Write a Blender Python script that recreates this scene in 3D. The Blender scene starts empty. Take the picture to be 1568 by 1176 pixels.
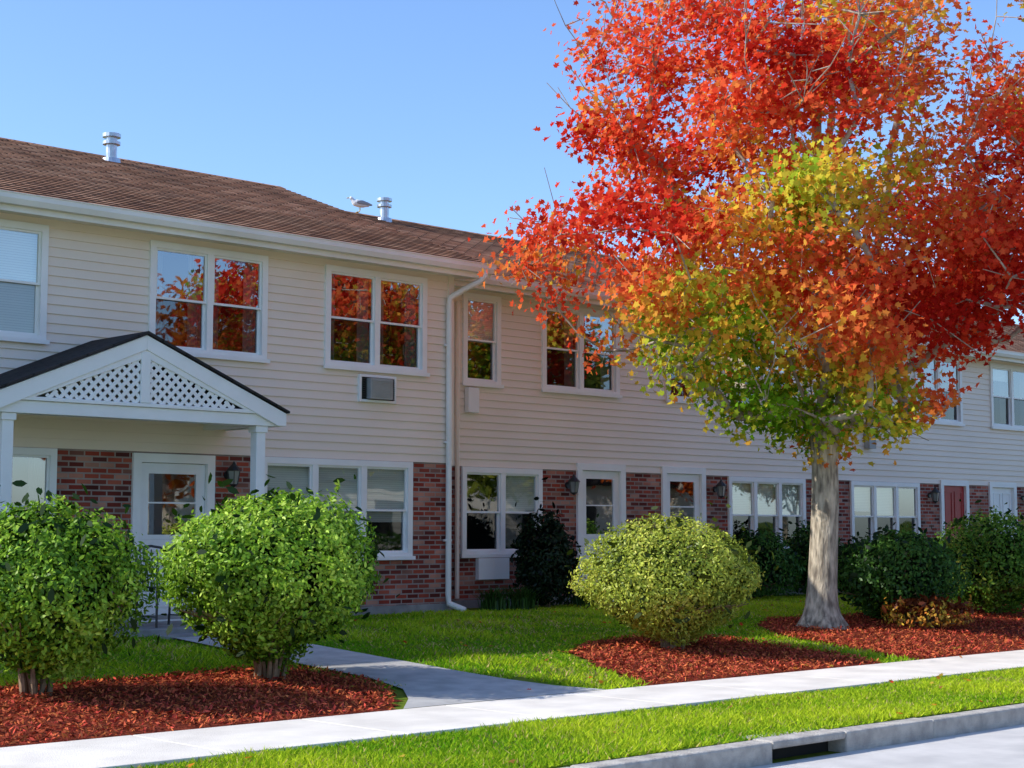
import bpy, math, random
import numpy as np
from mathutils import Vector, Matrix
rng=np.random.default_rng(7); random.seed(7)
scene=bpy.context.scene
col=scene.collection

# ---------------------------------------------------------------- materials
def new_mat(name):
    m=bpy.data.materials.new(name); m.use_nodes=True
    nt=m.node_tree; nt.nodes.clear()
    out=nt.nodes.new('ShaderNodeOutputMaterial')
    return m,nt,out
def c4(c): return (c[0],c[1],c[2],1)
def pmat(name,c,c2=None,scale=4,rough=.6,bump=0,bscale=60,metal=0,spec=.3,detail=6,stretch=1):
    m,nt,out=new_mat(name)
    b=nt.nodes.new('ShaderNodeBsdfPrincipled'); b.inputs['Roughness'].default_value=rough
    b.inputs['Metallic'].default_value=metal; b.inputs['Specular IOR Level'].default_value=spec
    nt.links.new(b.outputs[0],out.inputs[0])
    tc=nt.nodes.new('ShaderNodeTexCoord'); mp=nt.nodes.new('ShaderNodeMapping'); mp.inputs['Scale'].default_value=(1,1,stretch)
    nt.links.new(tc.outputs['Object'],mp.inputs['Vector'])
    if c2 is None: c2=tuple(x*.85 for x in c)
    nz=nt.nodes.new('ShaderNodeTexNoise'); nz.inputs['Scale'].default_value=scale; nz.inputs['Detail'].default_value=detail
    nt.links.new(mp.outputs[0],nz.inputs['Vector'])
    r=nt.nodes.new('ShaderNodeValToRGB'); r.color_ramp.elements[0].position=.35; r.color_ramp.elements[1].position=.65
    r.color_ramp.elements[0].color=c4(c2); r.color_ramp.elements[1].color=c4(c)
    nt.links.new(nz.outputs['Fac'],r.inputs[0]); nt.links.new(r.outputs[0],b.inputs['Base Color'])
    if bump:
        n2=nt.nodes.new('ShaderNodeTexNoise'); n2.inputs['Scale'].default_value=bscale; n2.inputs['Detail'].default_value=4
        nt.links.new(mp.outputs[0],n2.inputs['Vector'])
        bp=nt.nodes.new('ShaderNodeBump'); bp.inputs['Strength'].default_value=bump; bp.inputs['Distance'].default_value=.02
        nt.links.new(n2.outputs['Fac'],bp.inputs['Height']); nt.links.new(bp.outputs[0],b.inputs['Normal'])
    return m
def leaf_mat(name,trans=.4,gloss=0):
    m,nt,out=new_mat(name)
    a=nt.nodes.new('ShaderNodeAttribute'); a.attribute_name='leafcol'
    d=nt.nodes.new('ShaderNodeBsdfDiffuse'); nt.links.new(a.outputs['Color'],d.inputs[0]); cur=d
    if trans:
        t=nt.nodes.new('ShaderNodeBsdfTranslucent'); nt.links.new(a.outputs['Color'],t.inputs[0])
        m1=nt.nodes.new('ShaderNodeMixShader'); m1.inputs[0].default_value=trans
        nt.links.new(d.outputs[0],m1.inputs[1]); nt.links.new(t.outputs[0],m1.inputs[2]); cur=m1
    if gloss:
        g=nt.nodes.new('ShaderNodeBsdfGlossy'); g.inputs['Roughness'].default_value=.45
        m2=nt.nodes.new('ShaderNodeMixShader'); m2.inputs[0].default_value=gloss
        nt.links.new(cur.outputs[0],m2.inputs[1]); nt.links.new(g.outputs[0],m2.inputs[2]); cur=m2
    nt.links.new(cur.outputs[0],out.inputs[0])
    return m
def brick_mat(name,plane,bw,bh,mortar,cols,mortcol,rough=.85,bump=.5,noisescale=1.0,msmooth=.1,offset=.5,nlo=.6,nhi=1.15):
    m,nt,out=new_mat(name)
    b=nt.nodes.new('ShaderNodeBsdfPrincipled'); b.inputs['Roughness'].default_value=rough; b.inputs['Specular IOR Level'].default_value=.2
    nt.links.new(b.outputs[0],out.inputs[0])
    tc=nt.nodes.new('ShaderNodeTexCoord'); sp=nt.nodes.new('ShaderNodeSeparateXYZ'); cb=nt.nodes.new('ShaderNodeCombineXYZ')
    nt.links.new(tc.outputs['Object'],sp.inputs[0]); nt.links.new(sp.outputs['X'],cb.inputs['X'])
    nt.links.new(sp.outputs['Z' if plane=='xz' else 'Y'],cb.inputs['Y'])
    br=nt.nodes.new('ShaderNodeTexBrick'); br.offset=offset
    br.inputs['Scale'].default_value=1; br.inputs['Brick Width'].default_value=bw; br.inputs['Row Height'].default_value=bh
    br.inputs['Mortar Size'].default_value=mortar; br.inputs['Mortar Smooth'].default_value=msmooth
    br.inputs['Color1'].default_value=(0,0,0,1); br.inputs['Color2'].default_value=(1,1,1,1); br.inputs['Mortar'].default_value=(.5,.5,.5,1)
    nt.links.new(cb.outputs[0],br.inputs['Vector'])
    r=nt.nodes.new('ShaderNodeValToRGB'); r.color_ramp.interpolation='LINEAR'
    while len(r.color_ramp.elements)<len(cols): r.color_ramp.elements.new(.5)
    for i,c in enumerate(cols):
        r.color_ramp.elements[i].position=i/(len(cols)-1); r.color_ramp.elements[i].color=c4(c)
    nt.links.new(br.outputs['Color'],r.inputs[0])
    mx=nt.nodes.new('ShaderNodeMixRGB'); nt.links.new(br.outputs['Fac'],mx.inputs[0]); nt.links.new(r.outputs[0],mx.inputs[1]); mx.inputs[2].default_value=c4(mortcol)
    nz=nt.nodes.new('ShaderNodeTexNoise'); nz.inputs['Scale'].default_value=noisescale; nz.inputs['Detail'].default_value=8
    nt.links.new(tc.outputs['Object'],nz.inputs['Vector'])
    m2=nt.nodes.new('ShaderNodeMixRGB'); m2.blend_type='MULTIPLY'; m2.inputs[0].default_value=.8
    r2=nt.nodes.new('ShaderNodeValToRGB'); r2.color_ramp.elements[0].position=.3; r2.color_ramp.elements[1].position=.7
    r2.color_ramp.elements[0].color=(nlo,nlo,nlo,1); r2.color_ramp.elements[1].color=(nhi,nhi,nhi,1)
    nt.links.new(nz.outputs['Fac'],r2.inputs[0]); nt.links.new(mx.outputs[0],m2.inputs[1]); nt.links.new(r2.outputs[0],m2.inputs[2])
    nt.links.new(m2.outputs[0],b.inputs['Base Color'])
    iv=nt.nodes.new('ShaderNodeMath'); iv.operation='SUBTRACT'; iv.inputs[0].default_value=1
    nt.links.new(br.outputs['Fac'],iv.inputs[1])
    bp=nt.nodes.new('ShaderNodeBump'); bp.inputs['Strength'].default_value=bump; bp.inputs['Distance'].default_value=.01
    nt.links.new(iv.outputs[0],bp.inputs['Height']); nt.links.new(bp.outputs[0],b.inputs['Normal'])
    return m
def glass_mat(name,fac=.3,tint=(.75,.8,.8)):
    m,nt,out=new_mat(name)
    t=nt.nodes.new('ShaderNodeBsdfTransparent'); t.inputs[0].default_value=c4(tint)
    g=nt.nodes.new('ShaderNodeBsdfGlossy'); g.inputs['Roughness'].default_value=.015; g.inputs['Color'].default_value=(.95,.97,1,1)
    tc=nt.nodes.new('ShaderNodeTexCoord'); nz=nt.nodes.new('ShaderNodeTexNoise'); nz.inputs['Scale'].default_value=1.3; nz.inputs['Detail'].default_value=1
    nt.links.new(tc.outputs['Object'],nz.inputs['Vector'])
    bp=nt.nodes.new('ShaderNodeBump'); bp.inputs['Strength'].default_value=.1; bp.inputs['Distance'].default_value=.02
    nt.links.new(nz.outputs['Fac'],bp.inputs['Height']); nt.links.new(bp.outputs[0],g.inputs['Normal'])
    mx=nt.nodes.new('ShaderNodeMixShader'); mx.inputs[0].default_value=fac
    nt.links.new(t.outputs[0],mx.inputs[1]); nt.links.new(g.outputs[0],mx.inputs[2]); nt.links.new(mx.outputs[0],out.inputs[0])
    return m

M_siding=pmat('vinyl_siding',(.90,.77,.64),(.85,.725,.60),scale=.8,rough=.5,spec=.3,bump=.05,bscale=30)
M_white=pmat('white_trim',(.92,.90,.86),(.87,.85,.81),scale=3,rough=.45)
M_white2=pmat('white_gutter',(.90,.87,.80),(.78,.74,.66),scale=1.2,rough=.4)
M_brick=brick_mat('red_brick','xz',.205,.068,.010,[(.08,.018,.014),(.30,.045,.028),(.44,.09,.05),(.55,.27,.19),(.12,.03,.025),(.39,.075,.045)],(.37,.29,.25),bump=.6,noisescale=2.5)
M_roof=brick_mat('asphalt_shingles','xy',.32,.145,.018,[(.27,.12,.06),(.50,.25,.135),(.37,.17,.09),(.62,.34,.20),(.22,.10,.055)],(.06,.03,.02),rough=.95,bump=.8,noisescale=1.5,msmooth=.3)
M_proof=brick_mat('dark_shingles','xy',.32,.135,.012,[(.03,.028,.03),(.05,.045,.045),(.04,.035,.035)],(.02,.02,.02),rough=.95,bump=.8)
M_found=pmat('foundation_concrete',(.34,.33,.31),(.24,.23,.22),scale=5,rough=.9,bump=.3)
M_glass=glass_mat('window_glass',.27)
M_glass2=glass_mat('screened_glass',.12,(.55,.57,.58))
M_dark=pmat('dark_interior',(.035,.032,.03),(.02,.02,.02),rough=.9)
M_blind=brick_mat('window_blinds','xz',50,.03,.003,[(.94,.92,.78),(.90,.88,.75)],(.68,.65,.56),bump=.3,noisescale=1,nlo=.9,nhi=1.05)
M_door=pmat('white_door_paint',(.90,.89,.86),(.84,.83,.81),rough=.4)
M_reddoor=pmat('red_door_paint',(.42,.03,.03),(.36,.025,.025),rough=.4)
M_black=pmat('black_metal',(.02,.02,.02),(.03,.03,.03),rough=.4,spec=.5)
M_lampglass=pmat('lantern_glass',(.35,.35,.33),(.25,.25,.24),rough=.1,spec=.6)
M_metal=pmat('galvanised_metal',(.62,.65,.68),(.45,.48,.52),scale=12,rough=.35,metal=.8)
M_grey=pmat('grey_plastic',(.40,.40,.38),(.32,.32,.3),rough=.6)
M_walk=pmat('sidewalk_concrete',(.86,.79,.69),(.70,.64,.56),scale=2.2,rough=.9,bump=.3,bscale=90)
M_path=pmat('path_asphalt',(.52,.50,.47),(.40,.385,.365),scale=5,rough=.95,bump=.4,bscale=120)
M_road=pmat('road_asphalt',(.68,.64,.59),(.54,.51,.475),scale=2.5,rough=.95,bump=.4,bscale=140)
M_curb=pmat('granite_curb',(.56,.51,.44),(.38,.34,.30),scale=9,rough=.9,bump=.5)
M_ground=pmat('lawn_soil',(.10,.19,.012),(.16,.19,.03),scale=1.2,rough=1,bump=.5,bscale=40,spec=.05)
M_mulchs=pmat('mulch_base',(.26,.05,.026),(.12,.024,.014),scale=25,rough=1,bump=1,bscale=60,spec=.05)
M_bark=pmat('tree_bark',(.66,.56,.42),(.20,.165,.125),scale=16,rough=.95,bump=1,bscale=34,spec=.1,stretch=.25)
M_twig=pmat('branch_bark',(.52,.46,.38),(.28,.24,.19),scale=9,rough=.95,spec=.1)
M_stem=pmat('shrub_stem',(.34,.23,.14),(.20,.13,.08),scale=15,rough=.95)
M_leaf=leaf_mat('autumn_leaves',.5)
M_bushleaf=leaf_mat('shrub_leaves',.3,.02)
M_grass=leaf_mat('grass_blades',.35)
M_mulch=leaf_mat('mulch_bark_chips',0)
M_gull=pmat('gull_white',(.85,.85,.85),(.8,.8,.8),rough=.7)
M_gullg=pmat('gull_grey',(.35,.37,.4),(.3,.32,.35),rough=.7)
M_beak=pmat('gull_beak',(.7,.5,.08),rough=.5)

# ---------------------------------------------------------------- mesh helpers
class MB:
    def __init__(s): s.v=[]; s.f=[]
    def box(s,x0,x1,y0,y1,z0,z1):
        b=len(s.v)
        s.v+=[(x0,y0,z0),(x1,y0,z0),(x1,y1,z0),(x0,y1,z0),(x0,y0,z1),(x1,y0,z1),(x1,y1,z1),(x0,y1,z1)]
        s.f+=[tuple(b+i for i in q) for q in [(0,3,2,1),(4,5,6,7),(0,1,5,4),(1,2,6,5),(2,3,7,6),(3,0,4,7)]]
    def poly(s,pts):
        b=len(s.v); s.v+=[tuple(p) for p in pts]; s.f.append(tuple(range(b,b+len(pts))))
    def prism(s,pts,y0,y1):
        n=len(pts); b=len(s.v)
        s.v+=[(p[0],y0,p[1]) for p in pts]+[(p[0],y1,p[1]) for p in pts]
        s.f.append(tuple(range(b,b+n))); s.f.append(tuple(range(b+2*n-1,b+n-1,-1)))
        for i in range(n):
            j=(i+1)%n; s.f.append((b+i,b+n+i,b+n+j,b+j))
    def prismx(s,pts,x0,x1):
        n=len(pts); b=len(s.v)
        s.v+=[(x0,p[0],p[1]) for p in pts]+[(x1,p[0],p[1]) for p in pts]
        s.f.append(tuple(range(b+n-1,b-1,-1))); s.f.append(tuple(range(b+n,b+2*n)))
        for i in range(n):
            j=(i+1)%n; s.f.append((b+i,b+j,b+n+j,b+n+i))
    def tube(s,pts,rad,sides=6,cap=True):
        pts=[Vector(p) for p in pts]; b=len(s.v); n=len(pts)
        ref=None
        for i,p in enumerate(pts):
            d=(pts[min(i+1,n-1)]-pts[max(i-1,0)])
            if d.length<1e-6: d=Vector((0,0,1))
            d.normalize()
            if ref is None:
                ref=Vector((1,0,0)) if abs(d.x)<.8 else Vector((0,1,0))
            u=(ref-d*ref.dot(d)).normalized(); ref=u; w=d.cross(u)
            r=rad[i] if hasattr(rad,'__len__') else rad
            for k in range(sides):
                a=2*math.pi*k/sides
                q=p+u*(math.cos(a)*r)+w*(math.sin(a)*r); s.v.append(tuple(q))
        for i in range(n-1):
            for k in range(sides):
                k2=(k+1)%sides
                s.f.append((b+i*sides+k,b+i*sides+k2,b+(i+1)*sides+k2,b+(i+1)*sides+k))
        if cap:
            s.f.append(tuple(b+k for k in reversed(range(sides)))); s.f.append(tuple(b+(n-1)*sides+k for k in range(sides)))
    def obj(s,name,mat,parent=None,smooth=False,bevel=0):
        me=bpy.data.meshes.new(name); me.from_pydata(s.v,[],s.f); me.update()
        o=bpy.data.objects.new(name,me); col.objects.link(o); me.materials.append(mat)
        if smooth:
            for p in me.polygons: p.use_smooth=True
        if bevel:
            bm=o.modifiers.new('bevel','BEVEL'); bm.width=bevel; bm.segments=2
        if parent: o.parent=parent
        return o
def empty(name,loc=(0,0,0)):
    e=bpy.data.objects.new(name,None); e.location=loc; col.objects.link(e); e.empty_display_size=.2
    return e
def np_mesh(name,V,k,C,mat,parent=None):
    n=len(V)//k
    me=bpy.data.meshes.new(name)
    me.vertices.add(n*k); me.loops.add(n*k); me.polygons.add(n)
    me.vertices.foreach_set('co',V.astype(np.float32).ravel())
    me.loops.foreach_set('vertex_index',np.arange(n*k,dtype=np.int32))
    me.polygons.foreach_set('loop_start',np.arange(0,n*k,k,dtype=np.int32))
    me.update(calc_edges=True)
    a=me.attributes.new('leafcol','FLOAT_COLOR','POINT')
    cc=np.ones((n*k,4),np.float32); cc[:,:3]=np.repeat(C,k,axis=0)
    a.data.foreach_set('color',cc.ravel())
    me.materials.append(mat)
    o=bpy.data.objects.new(name,me); col.objects.link(o)
    if parent: o.parent=parent
    return o
def norm(a): return a/(np.linalg.norm(a,axis=1,keepdims=True)+1e-9)
MAPLE=np.array([(0,-.75),(.75,-.5),(.48,-.05),(.95,.35),(.36,.38),(0,1.05),(-.36,.38),(-.95,.35),(-.48,-.05),(-.75,-.5)])
OVAL=np.array([(0,-1),(.42,-.35),(.38,.4),(0,1),(-.38,.4),(-.42,-.35)])
OVAL4=np.array([(0,-1),(.45,0),(0,1),(-.45,0)])
def leaves(name,P,Nrm,S,C,shape,mat,parent=None,fold=.25):
    n=len(P); k=len(shape)
    r=norm(rng.normal(size=(n,3))); t=norm(np.cross(Nrm,r)); b=np.cross(Nrm,t)
    V=P[:,None,:]+S[:,None,None]*(shape[None,:,0,None]*t[:,None,:]+shape[None,:,1,None]*b[:,None,:]+fold*(np.abs(shape[None,:,0,None])-.3)*Nrm[:,None,:])
    return np_mesh(name,V.reshape(-1,3),k,C,mat,parent)
class Nz:
    def __init__(s,seed,freq,n=14):
        r=np.random.default_rng(seed); s.k=r.normal(size=(n,3))*freq; s.p=r.uniform(0,6.28,n); s.n=n
    def __call__(s,P): return np.sin(P@s.k.T+s.p).sum(1)/math.sqrt(s.n/2)

# ---------------------------------------------------------------- terrain
def zg(y):
    return np.interp(y,[-10.17,-7.1,-1.5,0],[-.37,-.35,-.02,0])
PATHX0,PATHX1=-5.8,-4.72
ys=[600,30,.0,-1.5,-4.3,-7.1,-8.44,-10.17,-10.18,-17.6,-17.61,-40,-600]
zs=[0,0,0,-.02,-.185,-.35,-.36,-.37,-.53,-.53,-.38,-.3,-.3]
xs=[-600,-60,-20,-10,0,10,20,60,600]
g=MB()
for y,z in zip(ys,zs):
    for x in xs: g.v.append((x,y,z))
for j in range(len(ys)-1):
    for i in range(len(xs)-1):
        a=j*len(xs)+i; g.f.append((a,a+len(xs),a+len(xs)+1,a+1))
g.obj('ground',M_ground)
r=MB(); r.poly([(-300,-17.45,-.522),(300,-17.45,-.522),(300,-10.36,-.522),(-300,-10.36,-.522)]); r.obj('road',M_road)
sw=MB(); x=-60.3
while x<60:
    sw.box(x+.006,x+1.494,-8.44,-7.12,-.45,-.332); x+=1.5
sw.obj('sidewalk',M_walk,bevel=.006)
swb=MB(); swb.box(-60,60,-8.43,-7.13,-.45,-.345); swb.obj('sidewalk_joints',M_curb)
p=MB()
L=[(-7.115,-6.75),(-6.7,-6.35),(-6.2,-6.0),(-5.5,-5.82),(-1.7,-5.78)]
Rr=[(-7.115,-4.3),(-6.7,-4.55),(-6.2,-4.66),(-5.5,-4.7),(-1.7,-4.7)]
for i in range(4):
    y0,a0=L[i]; y1,a1=L[i+1]; b0=Rr[i][1]; b1=Rr[i+1][1]
    p.poly([(a0,y0,zg(y0)+.02),(b0,y0,zg(y0)+.02),(b1,y1,zg(y1)+.02),(a1,y1,zg(y1)+.02)])
p.obj('front_path',M_path)
cb=MB(); x=-61.9
while x<60:
    a,b=x+.005,x+1.995
    if not(a<-4.8 and b>-6.35): cb.box(a,b,-10.36,-10.185,-.6,-.375)
    x+=2.0
cb.obj('curb',M_curb,bevel=.02)
fc=MB(); fc.box(-60,60,-17.64,-17.47,-.6,-.37); fc.obj('far_curb',M_curb,bevel=.02)
dr=empty('storm_drain')
d=MB(); d.box(-7.895,-6.0,-10.37,-10.18,-.6,-.37); d.box(-5.1,-3.905,-10.37,-10.18,-.6,-.37)
d.box(-5.995,-5.105,-10.37,-10.02,-.425,-.365)
d.obj('inlet_hood',M_curb,dr,bevel=.018)
d=MB(); d.box(-5.995,-5.105,-10.2,-10.1,-.62,-.43); d.obj('inlet_throat',M_dark,dr)

def inpoly(P,poly):
    x,y=P[:,0],P[:,1]; ins=np.zeros(len(P),bool); n=len(poly)
    for i in range(n):
        x0,y0=poly[i]; x1,y1=poly[(i+1)%n]
        c=((y0>y)!=(y1>y))&(x<(x1-x0)*(y-y0)/(y1-y0+1e-12)+x0); ins^=c
    return ins
beds=[[(-13,-7.1),(-6.85,-7.1),(-6.4,-6.5),(-5.95,-5.6),(-5.95,-4.7),(-6.6,-4.35),(-7.6,-4.6),(-8.6,-4.4),(-9.6,-4.6),(-13,-4.5)],
      [(-3.7,-7.1),(-2.9,-5.6),(-2.4,-4.8),(-1.5,-4.2),(-.4,-3.95),(.5,-4.4),(.6,-5.5),(.2,-7.1)],
      [(1.0,-7.1),(1.3,-5.6),(1.6,-4.6),(2.3,-3.7),(3.3,-3.1),(5,-3.2),(9,-3.0),(14,-3.2),(20,-3.2),(20,-7.1)]]
nzb=Nz(3,1.8)
def bedmask(P):
    Q=P.copy(); w=nzb(np.c_[P[:,:2],np.zeros(len(P))])*.09; Q[:,0]+=w; Q[:,1]+=w*.6
    Q[:,1]=np.where(P[:,1]<-6.9,P[:,1],Q[:,1])
    m=np.zeros(len(P),bool)
    for b in beds: m|=inpoly(Q,b)
    return m
for bi,b in enumerate(beds):
    mb=MB(); xs_=[q[0] for q in b]; 
    st=.2; nx=int((max(xs_)-min(xs_))/st)+1; ny=int(4.4/st)+1
    X,Y=np.meshgrid(min(xs_)+np.arange(nx)*st,-7.1+np.arange(ny)*st,indexing='ij')
    C=np.c_[X.ravel()+st/2,Y.ravel()+st/2]; ok=inpoly(C,b)
    idx={}
    def vid(i,j):
        if (i,j) not in idx:
            xx=min(xs_)+i*st; yy=-7.1+j*st
            idx[(i,j)]=len(mb.v); mb.v.append((xx,yy,float(zg(yy))+.012+.012*math.sin(xx*3.1)*math.sin(yy*2.7)))
        return idx[(i,j)]
    for i in range(nx):
        for j in range(ny):
            if ok[i*ny+j]: mb.f.append((vid(i,j),vid(i+1,j),vid(i+1,j+1),vid(i,j+1)))
    mb.obj('mulch_bed',M_mulchs)
def area_pts(n,x0,x1,y0,y1): return np.c_[rng.uniform(x0,x1,n),rng.uniform(y0,y1,n)]
P=np.vstack([area_pts(60000,-12,2,-7.1,-3.0),area_pts(34000,1,14,-7.1,-3.0)]); P=P[bedmask(P)]
n=len(P); P3=np.c_[P,zg(P[:,1])+.02+rng.uniform(0,.035,n)]
nr=norm(rng.normal(size=(n,3))*.6+np.array([0,0,1])); S=rng.uniform(.012,.036,n)
base=np.array([.62,.105,.058])*rng.uniform(.22,1.25,n)[:,None]; base[:,1]*=rng.uniform(.7,1.8,n)
leaves('mulch_chips',P3,nr,S,base,OVAL4*np.array([.7,1]),M_mulch,fold=0)
nzg=Nz(11,.55); nzg2=Nz(12,2.5)
def grass(P,h0,h1,w):
    m=~bedmask(P); m&=~((P[:,0]>PATHX0-.02)&(P[:,0]<PATHX1+.02)&(P[:,1]>-7.2)&(P[:,1]<-1.6))
    m&=~((P[:,1]<-6.1)&(P[:,1]>-7.2)&(P[:,0]>-6.8-(P[:,1]+7.1)*.8)&(P[:,0]<-4.4))
    m&=~((P[:,1]<-7.09)&(P[:,1]>-8.46))
    m&=~((P[:,1]>-1.65)&(P[:,0]<-3.9)&(P[:,0]>-8))
    P=P[m]; n=len(P); z=zg(P[:,1])
    a=rng.uniform(0,6.28,n); h=rng.uniform(h0,h1,n)*(1+.25*nzg2(np.c_[P,np.zeros(n)]).clip(-1.5,1.5)); 
    dx,dy=np.cos(a)*w,np.sin(a)*w; lean=rng.normal(size=(n,2))*.75*h[:,None]
    V=np.zeros((n,3,3)); V[:,0]=np.c_[P[:,0]-dx,P[:,1]-dy,z]; V[:,1]=np.c_[P[:,0]+dx,P[:,1]+dy,z]; V[:,2]=np.c_[P[:,0]+lean[:,0],P[:,1]+lean[:,1],z+h]
    q=(nzg(np.c_[P,np.zeros(n)])*.6+nzg2(np.c_[P,np.zeros(n)])*.55+rng.normal(size=n)*.8).clip(-2,2)
    t=((q+2)/4)[:,None]
    C=(1-t)*np.array([.12,.33,.010])+t*np.array([.66,.74,.04])
    pd=.07+.18*(nzg2(np.c_[P*.8+9,np.zeros(n)])>.9)
    dry=rng.random(n)<pd; C[dry]=np.array([.70,.54,.20])*rng.uniform(.5,1.1,dry.sum())[:,None]
    return V.reshape(-1,3),C
V1,C1=grass(area_pts(75000,-13,5,-10.19,-8.43),.025,.05,.009)
V2,C2=grass(area_pts(160000,-12,21,-7.12,-.1),.025,.05,.013)
V=np.vstack([V1,V2]); C=np.vstack([C1,C2])
np_mesh('lawn_grass',V,3,C,M_grass)

# ---------------------------------------------------------------- building
ZS=2.12; ZT=4.86
bucket={}
def bk(parent,name,mat):
    key=(parent.name,name)
    if key not in bucket: bucket[key]=(MB(),name,mat,parent)
    return bucket[key][0]
def intervals(X0,X1,ops,za,zb):
    cur=[(X0,X1)]
    for (a,b,c,d_) in ops:
        if c<(za+zb)/2<d_:
            nx=[]
            for (s,e) in cur:
                if b<=s or a>=e: nx.append((s,e)); continue
                if a>s: nx.append((s,a))
                if b<e: nx.append((b,e))
            cur=nx
    return cur
def siding(mb,X0,X1,w,ops,z0=ZS,z1=ZT,step=.114):
    z=z0
    while z<z1-1e-6:
        zb=min(z+step,z1)
        cuts=sorted({z,zb}|{o[k] for o in ops for k in (2,3) if z<o[k]<zb})
        f=lambda q:w-.02*(1-(q-z)/step)
        for a,b in zip(cuts[:-1],cuts[1:]):
            for s,e in intervals(X0,X1,ops,a,b):
                mb.poly([(s,f(a),a),(e,f(a),a),(e,f(b),b),(s,f(b),b)])
        for s,e in intervals(X0,X1,ops,z,z+.001):
            mb.poly([(s,w,z),(e,w,z),(e,f(z),z),(s,f(z),z)])
        z=zb
def flatwall(mb,X0,X1,w,ops,z0,z1):
    cuts=sorted({z0,z1}|{o[k] for o in ops for k in (2,3) if z0<o[k]<z1})
    for a,b in zip(cuts[:-1],cuts[1:]):
        for s,e in intervals(X0,X1,ops,a,b): mb.poly([(s,w,a),(e,w,a),(e,w,b),(s,w,b)])
def frame(mb,x0,x1,y0,y1,z0,z1,t,tb=None):
    tb=tb or t
    mb.box(x0,x1,y0,y1,z1-t,z1); mb.box(x0,x1,y0,y1,z0,z0+tb)
    mb.box(x0,x0+t,y0,y1,z0+tb,z1-t); mb.box(x1-t,x1,y0,y1,z0+tb,z1-t)
def window(par,x0,x1,z0,z1,w,n,blind=(0,),curtain=False):
    tr=bk(par,'window_trim',M_white); gl=bk(par,'window_glass_panes',M_glass); g2=bk(par,'window_screened_panes',M_glass2); bl=bk(par,'window_blinds',M_blind)
    T=.085
    frame(tr,x0,x1,w-.045,w+.06,z0,z1,T)
    tr.box(x0-.03,x1+.03,w-.075,w-.046,z0-.012,z0+.04)
    W=(x1-x0-2*T-(n-1)*.09)/n
    for i in range(n):
        a=x0+T+i*(W+.09); b=a+W
        if i>0: tr.box(a-.09,a,w-.038,w+.06,z0+T,z1-T)
        zm=(z0+z1)/2
        frame(tr,a,b,w-.015,w+.015,zm-.018,z1-T,.028)
        frame(tr,a,b,w+.02,w+.05,z0+T,zm+.018,.032)
        t1,t2=random.uniform(-.004,.004),random.uniform(-.004,.004)
        gl.poly([(a+.02,w+.004,zm),(b-.02,w+.004+t1,zm),(b-.02,w+.004+t1+t2,z1-T-.01),(a+.02,w+.004+t2,z1-T-.01)])
        g2.poly([(a+.02,w+.036,z0+T+.01),(b-.02,w+.036+t2,z0+T+.01),(b-.02,w+.036+t2+t1,zm+.01),(a+.02,w+.036+t1,zm+.01)])
        f=blind[i%len(blind)]
        if f>0: 
            zb=z1-T-f*(z1-z0-2*T)
            bl.poly([(a,w+.062,zb),(b,w+.062,zb),(b,w+.062,z1-T),(a,w+.062,z1-T)]); bl.box(a,b,w+.055,w+.075,zb-.025,zb)
        if curtain:
            m=bk(par,'window_curtains',pcurt)
            k=14; cw=W*.24
            for s in (0,1):
                for j in range(k):
                    u0=j/k*cw
                    xa=a+u0 if s==0 else b-cw+u0; xb=xa+cw/k
                    m.poly([(xa,w+.14+.02*math.sin(j*2.1),z0+T),(xb,w+.14+.02*math.sin((j+1)*2.1),z0+T),(xb,w+.14+.02*math.sin((j+1)*2.1),z1-T),(xa,w+.14+.02*math.sin(j*2.1),z1-T)])
pcurt=pmat('curtain_fabric',(.35,.33,.30),(.28,.26,.24),rough=.9)
def door(par,x0,x1,z0,z1,w,mat=None,name='door',glass=True):
    mat=mat or M_door
    tr=bk(par,'door_trim',M_white); lf=bk(par,name+'_leaf',mat); gl=bk(par,'window_glass_panes',M_glass)
    T=.11
    tr.box(x0,x1,w-.045,w+.06,z1-T,z1); tr.box(x0,x0+T,w-.045,w+.06,z0,z1-T); tr.box(x1-T,x1,w-.045,w+.06,z0,z1-T)
    a,b=x0+T,x1-T; zt=z1-T; zmid=z0+.98
    if glass:
        frame(lf,a+.004,b-.004,w+.01,w+.045,zmid,zt-.005,.13,.06)
        gl.poly([(a+.12,w+.026,zmid+.05),(b-.12,w+.026,zmid+.05),(b-.12,w+.026,zt-.12),(a+.12,w+.026,zt-.12)])
        lf.box(a+.13,b-.13,w+.015,w+.04,(zmid+zt)/2-.03,(zmid+zt)/2-.01)
    else:
        lf.box(a+.004,b-.004,w+.015,w+.045,zmid,zt-.005)
        for k in (0,1):
            xm0=a+.1+k*((b-a)/2-.05); frame(lf,xm0,xm0+(b-a)/2-.15,w+.003,w+.014,zmid+.1,zt-.12,.02)
    lf.box(a+.004,b-.004,w+.015,w+.045,z0+.01,zmid-.001)
    for k in (0,1):
        xm0=a+.09+k*((b-a)/2-.045); frame(lf,xm0,xm0+(b-a)/2-.135,w+.003,w+.014,z0+.15,zmid-.12,.025)
    kn=bk(par,'door_knobs',M_metal); kn.tube([(b-.07,w+.02,z0+.95),(b-.07,w-.04,z0+.95)],[.012,.028],8)
    tr.box(x0-.01,x1+.01,w-.2,w+.02,z0-.06,z0)

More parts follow.
